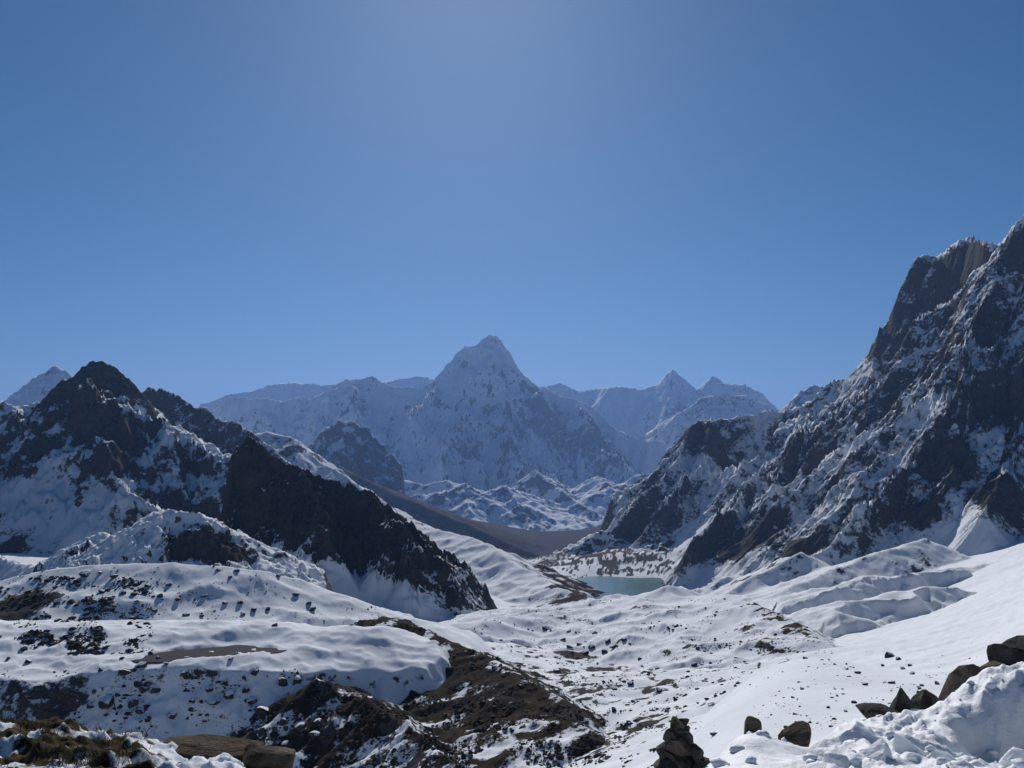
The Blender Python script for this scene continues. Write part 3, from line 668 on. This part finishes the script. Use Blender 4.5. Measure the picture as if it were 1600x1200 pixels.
def bank_z(X, Y):
    z = bank_f(X, Y)
    lump = sstep(1195, 1330, 0 * X + 800 + X / Y * F * 1.02)
    w = 0.12 * fbm(X / .8, Y / .8, 2, 201)
    b1 = 1 - np.abs(perlin((X + w) / .62, (Y - w) / .55, 203)) * 2.0
    b2 = 1 - np.abs(perlin((X - w) / .27, (Y + w) / .24, 207)) * 2.0
    near = 1 - sstep(12.5, 15, Y)
    return z + near * (lump * (.085 * b1 + .03 * b2) + .045 * fbm(X / .9, Y / .9, 3, 211) + (.008 + .026 * lump) * (ridged(X / .33, Y / .3, 4, 213) - .9))
U, Y, X = polar(985, 1760, 4.5, 18.0, 370, 230)
Zb = bank_z(X, Y)
mesh_obj('snow_bank', np.stack([X, Y, Zb], -1).reshape(-1, 3), grid_quads(230, 370), M_NEARSNOW, None, 'structure', 'bank of trampled lumpy snow beside the rocks')

LEDGE = [(-420, 1110, 10), (-250, 1120, 9.8), (-100, 1132, 9.5), (0, 1141, 9.2), (60, 1144, 9.2), (120, 1142, 9.0), (190, 1162, 8.6), (260, 1174, 8.4), (330, 1192, 8.1), (400, 1206, 7.9), (450, 1222, 7.8), (480, 1260, 7.7)]
lp_ = list(LEDGE)
for px, py, d in LEDGE: lp_ += [(px, py + 60, d + .8), (px, py + 220, d + 2.6)]
lp_ += [(-420, 1240, 6.4), (-200, 1225, 6.5), (0, 1215, 6.6), (150, 1214, 6.6), (300, 1222, 6.6), (430, 1240, 6.6), (520, 1290, 6.6), (560, 1330, 7.5), (0, 1330, 4.2), (400, 1330, 4.2), (-400, 1330, 4.2)]
ledge_f = Rbf(lp_, 7.0, 0.5)
def ledge_z(X, Y):
    return ledge_f(X, Y) + (.08 * ridged(X / .6, Y / .6, 5, 221) - .075 + .05 * fbm(X / .2, Y / .2, 4, 223)) * (1 - sstep(10.5, 12, Y))
U, Y, X = polar(-240, 560, 5.0, 11.5, 330, 200)
Zl = ledge_z(X, Y)
sn = fbm(X / .75, Y / .75, 4, 227)
xr = 800 + X / Y * F * 1.02
cover = -.12 + .5 * sstep(150, 260, xr) * (1 - sstep(8.1, 8.7, Y)) + .85 * sn
M_LEDGE = terrain_mat('mossy_ledge', 0.3, (0.05, 0.042, 0.03), (0.13, 0.105, 0.08), (0.022, 0.024, 0.012), (0.085, 0.062, 0.036), edge=0.35, bump=0.8)
mesh_obj('rocky_ledge', np.stack([X, Y, Zl], -1).reshape(-1, 3), grid_quads(200, 330), M_LEDGE,
         {'rock': (-.1 + .5 * fbm(X / .4, Y / .4, 3, 229)).ravel() - cover.ravel() * .6, 'earth': (.62 - cover).ravel()}, 'structure', 'brown mossy ledge with patches of snow')
def pass_ground():
    xs = np.linspace(-60, 60, 90); ys = np.concatenate([np.linspace(-60, -4, 30), np.linspace(-3, 27, 60)])
    X, Y = np.meshgrid(xs, ys)
    Z = -1.68 - .24 * np.clip(Y, -4, 7.0) - .95 * np.clip(Y - 7.0, 0, 40) - .01 * X + .25 * fbm(X / 6, Y / 6, 4, 231) * sstep(2, 5, np.hypot(X, Y)) - .05 * np.clip(np.abs(Y + 4) - 8, 0, 100) * (Y < 0)
    mesh_obj('pass_ground', np.stack([X, Y, Z], -1).reshape(-1, 3), grid_quads(len(ys), len(xs)), M_NEARSNOW, None, 'structure', 'snowy ground of the pass')
pass_ground()

# ------------------------------------------------------------------ rocks
def rock_mat(name, a, b_, snow=0.0, sc=3.0):
    m, nt, b = nodes_of(name)
    tc = N(nt, 'ShaderNodeNewGeometry'); pos = tc.outputs['Position']
    n1 = noise_node(nt, pos, sc, 8, 0.68, 0.3); n2 = noise_node(nt, pos, sc * 5, 6, 0.7)
    c = mixc(nt, maprange(nt, n1, 0.3, 0.72), a, b_)
    c = mixc(nt, maprange(nt, n2, 0.62, 0.75, 0, .5), c, tuple(x * 1.7 for x in b_))
    if snow:
        sep = N(nt, 'ShaderNodeSeparateXYZ'); nt.links.new(tc.outputs['Normal'], sep.inputs[0])
        f = maprange(nt, mathn(nt, 'ADD', sep.outputs['Z'], mathn(nt, 'MULTIPLY', mathn(nt, 'SUBTRACT', n1, 0.5), 1.2)), snow, snow + .12)
        c = mixc(nt, f, c, (0.82, 0.84, 0.87))
    nt.links.new(c, b.inputs['Base Color'])
    b.inputs['Roughness'].default_value = 0.95; b.inputs['Specular IOR Level'].default_value = 0.08
    bp = N(nt, 'ShaderNodeBump'); bp.inputs['Strength'].default_value = 0.8; bp.inputs['Distance'].default_value = 0.16 / sc
    vo = N(nt, 'ShaderNodeTexVoronoi', feature='DISTANCE_TO_EDGE'); vo.inputs['Scale'].default_value = sc * 1.6
    mp = N(nt, 'ShaderNodeMapping'); mp.inputs['Scale'].default_value = (1, 1, 2.4); mp.inputs['Rotation'].default_value = (.3, .2, 0)
    nt.links.new(pos, mp.inputs[0]); nt.links.new(mp.outputs[0], vo.inputs['Vector'])
    crk = maprange(nt, vo.outputs['Distance'], 0.0, 0.06)
    nt.links.new(mathn(nt, 'ADD', mathn(nt, 'MULTIPLY', crk, .08), mathn(nt, 'ADD', n1, mathn(nt, 'MULTIPLY', n2, .4))), bp.inputs['Height'])
    nt.links.new(bp.outputs[0], b.inputs['Normal']); return m
M_ROCK = rock_mat('dark_grey_rock', (0.022, 0.022, 0.022), (0.12, 0.112, 0.10))
M_ROCKB = rock_mat('brown_grey_rock', (0.04, 0.033, 0.026), (0.18, 0.145, 0.11))
M_ROCKT = rock_mat('tan_rock', (0.06, 0.045, 0.03), (0.16, 0.125, 0.088))
M_BOULD = rock_mat('snow_capped_boulder', (0.02, 0.02, 0.021), (0.08, 0.074, 0.066), snow=0.62, sc=0.6)

import bmesh
_ico = {}
def ico(sub):
    if sub not in _ico:
        bm = bmesh.new(); bmesh.ops.create_icosphere(bm, subdivisions=sub, radius=1.0)
        _ico[sub] = (np.array([v.co[:] for v in bm.verts]), np.array([[v.index for v in f.verts] for f in bm.faces])); bm.free()
    return _ico[sub]
def rock_shape(seed, sub=3, cuts=9, depth=(0.36, 0.8), noise=0.05):
    cuts = int(cuts * 1.5)
    """an angular stone: a ball cut by random planes, then roughened; fits in -1..1"""
    r = np.random.default_rng(seed); V, Fc = ico(sub); V = V.copy()
    for k in range(cuts):
        n = r.normal(size=3); n /= np.linalg.norm(n); d = r.uniform(*depth)
        h = V @ n - d; V -= np.outer(np.maximum(h, 0) * 0.95, n)
    f = 1 + noise * (fbm(V[:, 0] * 2 + seed, V[:, 1] * 2 + V[:, 2] * 1.7, 3, seed % 40)) + noise * .5 * fbm(V[:, 2] * 4 + seed, V[:, 0] * 4 - V[:, 1] * 3, 2, seed % 37)
    V *= f[:, None]
    lo, hi = V.min(0), V.max(0); return (V - (lo + hi) / 2) / ((hi - lo) / 2), Fc
def rock_obj(name, seed, c, size, mat, rot=(0, 0, 0), sub=3, parent=None, label=None, cat=None, group=None, shape=None, **kw):
    from mathutils import Euler
    V, Fc = rock_shape(seed, sub, **kw)
    if shape is not None: V = shape(V)
    V = V * (np.array(size) / 2)
    V = V @ np.array(Euler(rot).to_matrix()).T
    o = mesh_obj(name, V, Fc, mat, None, None, label, smooth=False, parent=parent)
    o.location = c
    for p in o.data.polygons: p.use_smooth = False
    if cat: o['category'] = cat
    if group: o['group'] = group
    return o
def px_rock(name, seed, px, py, w, h, D, mat, label, depth=None, rot=(0, 0, 0), group=None, cat='rock', sub=3, **kw):
    """a rock whose middle is seen at px, py with this width and height, standing at depth D"""
    c = pt(px, py, D); k = D / F
    return rock_obj(name, seed, c, (w * k, (depth or (w + h) / 2) * k, h * k), mat, rot, sub, None, label, cat, group, **kw)

px_rock('boulder', 11, 1411, 1109, 44, 66, 13.2, M_ROCK, 'tall dark pointed rock rising from the snow between lower rocks', cuts=12, shape=lambda V: V * np.column_stack([1 - .38 * (V[:, 2] + .3), 1 - .3 * V[:, 2], np.ones(len(V))]))
px_rock('boulder', 12, 1380, 1122, 82, 44, 12.7, M_ROCK, 'low flat black rock at the foot of the tall pointed rock', cuts=10, rot=(0, .12, 0))
px_rock('boulder', 23, 1445, 1101, 38, 50, 13.6, M_ROCK, 'upright dark rock beside the tall pointed rock', cuts=12)
px_rock('boulder', 14, 1462, 1126, 32, 22, 12.3, M_ROCK, 'small dark rock half buried in the edge of the snow bank')
px_rock('boulder', 15, 1432, 1124, 44, 36, 12.5, rock_mat('pale_ice_rock', (0.25, 0.26, 0.27), (0.5, 0.51, 0.52), snow=.3), 'pale snow crusted rock between two dark rocks')
px_rock('boulder', 16, 1516, 1078, 62, 78, 12.9, M_ROCKB, 'brown grey leaning boulder at the end of the rock pile', rot=(0, .35, .2), cuts=12)
px_rock('boulder', 17, 1553, 1047, 84, 26, 13.3, M_ROCKB, 'thin brown slab lying across the rock pile', rot=(0, -.1, .1), cuts=10)
px_rock('boulder', 18, 1586, 1030, 74, 46, 13.6, M_ROCK, 'dark block set on the slab of the rock pile', cuts=12, depth=60)
px_rock('boulder', 19, 1604, 1008, 64, 26, 13.6, M_ROCK, 'dark flat topmost stone of the rock pile', cuts=12, depth=50)
px_rock('boulder', 20, 1600, 1072, 110, 60, 13.2, M_ROCK, 'broad dark boulder under the slab of the rock pile', cuts=12)
px_rock('boulder', 21, 1670, 1045, 110, 110, 14.0, M_ROCKB, 'large brown boulder at the outer side of the rock pile', cuts=12)
px_rock('block_stone', 31, 1176, 1139, 27, 42, 9.15, M_ROCKB, 'upright brown block standing behind a smooth snow mound', cuts=5, depth=22, noise=.03,
        shape=lambda V: np.sign(V) * np.abs(V) ** np.array([.4, .4, .45]) * np.column_stack([1 - .08 * V[:, 2], np.ones(len(V)), np.ones(len(V))]))
def anvil(V):
    V = V.copy(); t = np.clip((0.25 - V[:, 2]) / 1.1, 0, 1)
    V[:, 0] = V[:, 0] * (1 - .62 * t) + .28 * t; V[:, 2] += .28 * V[:, 0] * (1 - t); return V
px_rock('wedge_stone', 32, 1241, 1158, 54, 46, 8.8, M_ROCKB, 'wedge shaped grey stone with a pale top tilted in the snow', cuts=9, shape=anvil)

# the cairn: stones piled by hand
cb = pt(1067, 1222, 7.9)
cairn = bpy.data.objects.new('cairn', None); COL.objects.link(cairn); cairn.location = cb
cairn['label'] = 'dark cairn of piled stones at the edge of the snow bank'; cairn['category'] = 'cairn'
kk = 7.9 / F
CST = [(x * 1.15, z, w * 1.15, h * 1.1) for x, z, w, h in [(-22, 4, 48, 30), (24, 4, 54, 30), (2, 8, 54, 34), (-20, 24, 46, 28), (18, 26, 44, 28), (-2, 32, 50, 26), (-16, 44, 38, 26), (12, 46, 36, 26), (-3, 56, 40, 24), (-11, 66, 28, 22), (6, 68, 26, 20), (-3, 78, 26, 18), (-6, 87, 20, 15), (2, 90, 13, 10)]]
for i, (x, z, w, h) in enumerate(CST):
    r = random.Random(i)
    rock_obj('stone', 60 + i, (x * kk, r.uniform(-6, 6) * kk, z * kk), (w * kk, w * kk * r.uniform(.8, 1.1), h * kk * 1.15), M_ROCK if i % 4 else M_ROCKB,
             (r.uniform(-.15, .15), r.uniform(-.2, .2), r.uniform(0, 3)), 2, cairn, cuts=9)

# stones of the left ledge
px_rock('rock_slab', 41, 328, 1178, 150, 36, 7.9, M_ROCKT, 'long tan rock slab lying along the edge of the mossy ledge', rot=(.1, .12, -.05), cuts=8, depth=60, noise=.06,
        shape=lambda V: np.sign(V) * np.abs(V) ** .7)
px_rock('rock_slab', 42, 418, 1192, 80, 44, 7.7, M_ROCKB, 'grey brown slab with a dark square end beside the long tan slab', rot=(.05, .1, .1), cuts=8, depth=50, noise=.06,
        shape=lambda V: np.sign(V) * np.abs(V) ** .6)
px_rock('ledge_stone', 43, 136, 1168, 46, 20, 8.8, M_ROCKT, 'rounded tan stone bedded in moss on the ledge', cuts=7, depth=40)
px_rock('ledge_stone', 44, 108, 1163, 20, 14, 9.0, M_ROCK, 'small black stone beside a snow patch on the ledge')
px_rock('ledge_stone', 45, 212, 1182, 30, 14, 8.0, M_ROCKB, 'flat brown stone between snow patches on the ledge', rot=(0, .2, 0))
px_rock('ledge_stone', 46, 226, 1192, 13, 11, 7.3, M_ROCK, 'small round dark stone on the snow of the ledge')
px_rock('ledge_stone', 47, 290, 1196, 30, 14, 7.2, M_ROCKB, 'brown stone poking from the snow below the long slab')
px_rock('ledge_stone', 48, 50, 1182, 60, 22, 8.2, M_ROCKB, 'low brown rock at the mossy end of the ledge', cuts=8)
px_rock('ledge_stone', 49, 15, 1160, 50, 24, 9.0, M_ROCK, 'dark lichen covered rock at the outer end of the ledge', cuts=8)

# chunks of snow lying on the bank
def chunk(seed, px, py, w, h, D, label, rot=(0, 0, 0)):
    return px_rock('snow_chunk', seed, px, py, w, h, D, M_NEARSNOW, label, rot=rot, cat='snow chunk', cuts=7, depth=None, noise=.09)
chunk(71, 1373, 1182, 58, 50, 7.9, 'larger grey shaded snow chunk touching a second chunk', (0, .2, 0))
chunk(72, 1420, 1174, 42, 46, 8.2, 'smaller snow chunk leaning on the larger chunk', (.2, -.2, .4))
chunk(73, 1345, 1160, 66, 42, 9.0, 'broad flat topped snow block behind the two chunks', (.1, .1, .3))
chunk(74, 1306, 1190, 40, 30, 7.6, 'low snow lump between the tilted stone and the snow chunks')
chunk(75, 1590, 1192, 50, 44, 9.4, 'snow lump at the foot of the shaded snow face')
chunk(76, 1475, 1192, 60, 34, 8.2, 'rounded snow lump beside the shaded snow face', (0, .1, .5))

# crumbs of snow and tufts of dry grass: too small to pick apart
def crumbs():
    r = np.random.default_rng(91); V0, F0 = ico(1); Vs, Fs = [], []
    for k in range(420):
        u = ray(r.uniform(1120, 1640), 1150)[0]; y = r.uniform(6.6, 12.2); x = u * y
        if float(fbm(np.array([x / .5]), np.array([y / .5]), 2, 93)[0]) < r.uniform(-.3, .5): continue
        z = float(bank_z(np.array([[x]]), np.array([[y]]))[0, 0]); s_ = .015 + .06 * r.random() ** 3
        v = V0 * (1 + .3 * r.normal(size=(len(V0), 1)).clip(-1, 1)) * np.array([s_ * r.uniform(.8, 1.4), s_, s_ * r.uniform(.6, 1)]) + (x, y, z + s_ * .2)
        Fs.append(F0 + len(V0) * len(Vs)); Vs.append(v)
    mesh_obj('snow_crumbs', np.concatenate(Vs), np.concatenate(Fs), M_NEARSNOW, None, 'stuff', 'loose crumbs of broken snow on the snow bank')
crumbs()
def tufts():
    r = np.random.default_rng(95); Vs, Fs = [], []; n = 0
    m, nt, b = nodes_of('dry_grass'); geo = N(nt, 'ShaderNodeNewGeometry')
    nt.links.new(mixc(nt, noise_node(nt, geo.outputs['Position'], 3.0, 3), (0.03, 0.03, 0.012), (0.13, 0.095, 0.05)), b.inputs['Base Color']); b.inputs['Roughness'].default_value = 1.0
    for k in range(420):
        u = ray(r.uniform(-120, 240), 1165)[0]; y = r.uniform(6.8, 9.6); x = u * y
        if float(fbm(np.array([x / .6]), np.array([y / .6]), 2, 97)[0]) < r.uniform(-.3, .4): continue
        z = float(ledge_z(np.array([[x]]), np.array([[y]]))[0, 0])
        for q in range(16):
            a = r.uniform(0, 6.28); h = r.uniform(.03, .09); w = .004
            bx, by = x + r.normal() * .035, y + r.normal() * .035
            dx, dy = math.cos(a), math.sin(a)
            Vs += [(bx - dy * w, by + dx * w, z - .01), (bx + dy * w, by - dx * w, z - .01), (bx + dx * h * .8, by + dy * h * .8, z + h)]
            Fs.append((n, n + 1, n + 2)); n += 3
    mesh_obj('grass_tufts', np.array(Vs), np.array(Fs), m, None, 'stuff', 'short dry grass tufts on the mossy ledge', smooth=False)
tufts()
# ------------------------------------------------------------------ boulders on the hills, found where the view meets the ground
bpy.context.view_layer.update()
dg = bpy.context.evaluated_depsgraph_get()
def hit(px, py, on=None):
    a, b = ray(px, py); d = Vector((a, 1, b)).normalized()
    o = d * 30.0
    ok, loc, nrm, fi, ob, mw = scene.ray_cast(dg, o, d)
    if ok and on and ob.name.split('.')[0] not in on: return None
    return loc if ok else None
protos = [rock_shape(300 + k, 2, 9, (.45, .8), .07) for k in range(6)]
pm = []
for V, Fc in protos:
    me = bpy.data.meshes.new('boulder'); me.from_pydata((V * .5).tolist(), [], Fc.tolist()); me.materials.append(M_BOULD); pm.append(me)
def scatter_boulders(pts, w, label, group, name='boulder', seed=0):
    r = random.Random(seed); made = []
    for px, py in pts:
        p = hit(px, py)
        if p is None or p.y < 45: continue
        o = bpy.data.objects.new(name, r.choice(pm)); COL.objects.link(o)
        sz = r.uniform(*w) * p.y / F
        o.scale = (sz * r.uniform(.9, 1.3), sz, sz * r.uniform(.6, .95))
        o.rotation_euler = (r.uniform(-.3, .3), r.uniform(-.3, .3), r.uniform(0, 6.28))
        o.location = p + Vector((0, 0, sz * .15))
        o['label'] = label; o['category'] = 'boulder'; o['group'] = group
        made.append(o)
    big = max(made, key=lambda o: o.scale.x)              # one stands out by its size
    big.scale = big.scale * 1.45; big['label'] = 'clearly the largest ' + label.replace('small ', '')
HILL = [(840, 175), (890, 250), (800, 230), (775, 305), (615, 215), (570, 135), (430, 122), (680, 170), (740, 180), (505, 210), (1020, 232), (1125, 265), (1200, 262), (1270, 300), (1340, 298), (1215, 322), (930, 325), (1375, 378), (1150, 135), (1090, 100), (1185, 105), (1480, 225), (1545, 268), (1395, 130), (500, 115), (550, 245), (660, 345), (1560, 300), (470, 180), (1010, 330)]
scatter_boulders([(x / 3.2, 860 + y / 3.2) for x, y in HILL], (6, 11), 'small dark boulder on the broad snowy hill behind the pond', 'boulders on the broad snowy hill', seed=1)
FRONT = [(960, 745), (1075, 755), (665, 760), (535, 755), (1120, 655), (930, 620), (780, 690), (720, 690), (1150, 715), (1260, 750), (1045, 690), (1230, 690), (625, 605), (1270, 600), (1410, 650), (1490, 640), (700, 800), (450, 770), (860, 820)]
scatter_boulders([(x / 3.2, 864 + y / 3.2) for x, y in FRONT], (10, 17), 'snow capped boulder on the shaded front of the pond terrace', 'boulders on the terrace front', seed=2)
FOOT = [(1410, 855), (1430, 965), (1575, 915), (1110, 945), (1310, 800), (1500, 880), (1590, 850)]
scatter_boulders([(x / 3.2, 864 + y / 3.2) for x, y in FOOT], (10, 18), 'dark boulder in the snow at the foot of the pond terrace', 'boulders below the terrace', seed=3)
RIM = [(830, 570), (705, 580), (610, 540), (505, 600), (40, 545), (140, 560), (1155, 545), (790, 540)]
scatter_boulders([(x / 3.2, 860 + y / 3.2) for x, y in RIM], (6, 11), 'small boulder on the snow beside the frozen pond', 'boulders beside the pond', seed=4)
DOME = [(718, 437), (930, 497), (960, 543), (885, 480), (1030, 465), (1065, 537), (1110, 478), (1250, 540), (1175, 557), (705, 560), (810, 635), (640, 715), (1060, 430), (1140, 465), (915, 615), (965, 622), (880, 650), (1150, 500), (1095, 440), (350, 745)]
scatter_boulders([(980 + x / 2.58, 860 + y / 2.58) for x, y in DOME], (5, 10), 'small dark rock on the smooth snow dome behind the cairn', 'rocks on the smooth snow dome', seed=5)
FLAT = [(855, 985), (880, 1000), (905, 1008), (930, 990), (950, 1003), (960, 1012), (915, 1022), (945, 1020), (975, 1000), (1027, 1045), (955, 1040), (1085, 1040), (925, 1013), (890, 1012), (1075, 1050), (960, 1078), (985, 1070), (1030, 1080), (870, 1050), (1000, 1030)]
scatter_boulders(FLAT, (6, 11), 'dark boulder on the snow streaked flats below the moraine hill', 'boulders on the flats', seed=6)

# rubble too small and too many to pick apart
def rubble(name, label, area, n, size, mat, seed, clump=0.25, dmin=180.0, flat=.6, on=None):
    """random small stones strewn over a piece of ground given by its corner directions"""
    r = np.random.default_rng(seed); V0, F0 = ico(1)
    sel = r.permutation(len(V0)); Vs, Fs = [], []; cnt = 0
    px0, px1, py0, py1 = area
    tries = 0
    while cnt < n and tries < n * 6:
        tries += 1
        px, py = r.uniform(px0, px1), r.uniform(py0, py1)
        p = hit(px, py, on)
        if p is None or p.y < dmin: continue
        c = float(fbm(np.array([p.x / (p.y * .045)]), np.array([p.y / (p.y * .045) + p.y * .05]), 2, seed)[0])
        if c < r.uniform(-.25, .35) + clump: continue
        s = size[0] * (size[1] / size[0]) ** (r.random() ** 3.2)
        ax = np.array([r.uniform(.7, 1.4), r.uniform(.7, 1.4), r.uniform(.5, 1.0) * flat * 1.5]) * s * .5
        a = r.uniform(0, 6.28); ca, sa = math.cos(a), math.sin(a)
        v = (V0 * (1 + .35 * r.normal(size=(len(V0), 1)).clip(-1, 1))) * ax
        v = np.column_stack([v[:, 0] * ca - v[:, 1] * sa, v[:, 0] * sa + v[:, 1] * ca, v[:, 2]]) + np.array(p)
        Vs.append(v); Fs.append(F0 + len(V0) * cnt); cnt += 1
    if cnt: mesh_obj(name, np.concatenate(Vs), np.concatenate(Fs), mat, None, 'stuff', label, smooth=False)
M_RUB = rock_mat('rubble_stone', (0.02, 0.02, 0.02), (0.085, 0.075, 0.062), sc=.5)
M_SCRUB = rock_mat('dry_scrub', (0.016, 0.016, 0.010), (0.06, 0.042, 0.026), sc=.8)
rubble('rubble', 'loose stones on the shaded front of the pond terrace', (0, 560, 1045, 1165), 1100, (.4, 2.6), M_RUB, 401, .1)
rubble('rubble', 'dark stones and scrub at the outer end of the snowy hill', (-40, 240, 900, 1022), 1600, (.8, 4.0), M_SCRUB, 402, .15)
rubble('rubble', 'scattered small stones on the broad snowy hill', (0, 620, 885, 1040), 500, (.4, 1.8), M_RUB, 403, .1, on=('snowy_hill',))
rubble('scrub', 'low dry scrub on the brown slope below the terrace', (480, 960, 970, 1200), 3200, (.5, 2.4), M_SCRUB, 404, .0, on=('brown_spur',))
rubble('rubble', 'stones strewn over the snowy flats and the moraine hill', (700, 1300, 935, 1200), 2600, (.5, 2.6), M_RUB, 405, .25, on=('valley_ground', 'moraine_hill'))
rubble('rubble', 'fine stones on the snow dome and the snow slope above it', (1080, 1590, 985, 1140), 500, (.12, .55), M_RUB, 406, .1, 45.0)

# ------------------------------------------------------------------ air
def haze():
    s, lo, hi = 41000.0, -1001.0, 2300.0
    V = [(x, y, z) for z in (lo, hi) for y in (-s, s) for x in (-s, s)]
    Q = [(0, 2, 3, 1), (4, 5, 7, 6), (0, 1, 5, 4), (2, 6, 7, 3), (0, 4, 6, 2), (1, 3, 7, 5)]
    m = bpy.data.materials.new('thin_mountain_haze'); m.use_nodes = True
    nt = m.node_tree; nt.nodes.clear()
    out = nt.nodes.new('ShaderNodeOutputMaterial'); v = nt.nodes.new('ShaderNodeVolumePrincipled')
    v.inputs['Color'].default_value = (0.27, 0.48, 1.0, 1)
    v.inputs['Density'].default_value = 3.2e-5
    v.inputs['Anisotropy'].default_value = 0.3
    nt.links.new(v.outputs[0], out.inputs['Volume'])
    mesh_obj('haze', V, Q, m, None, 'stuff', 'thin blue air haze over the far mountains', smooth=False)
haze()
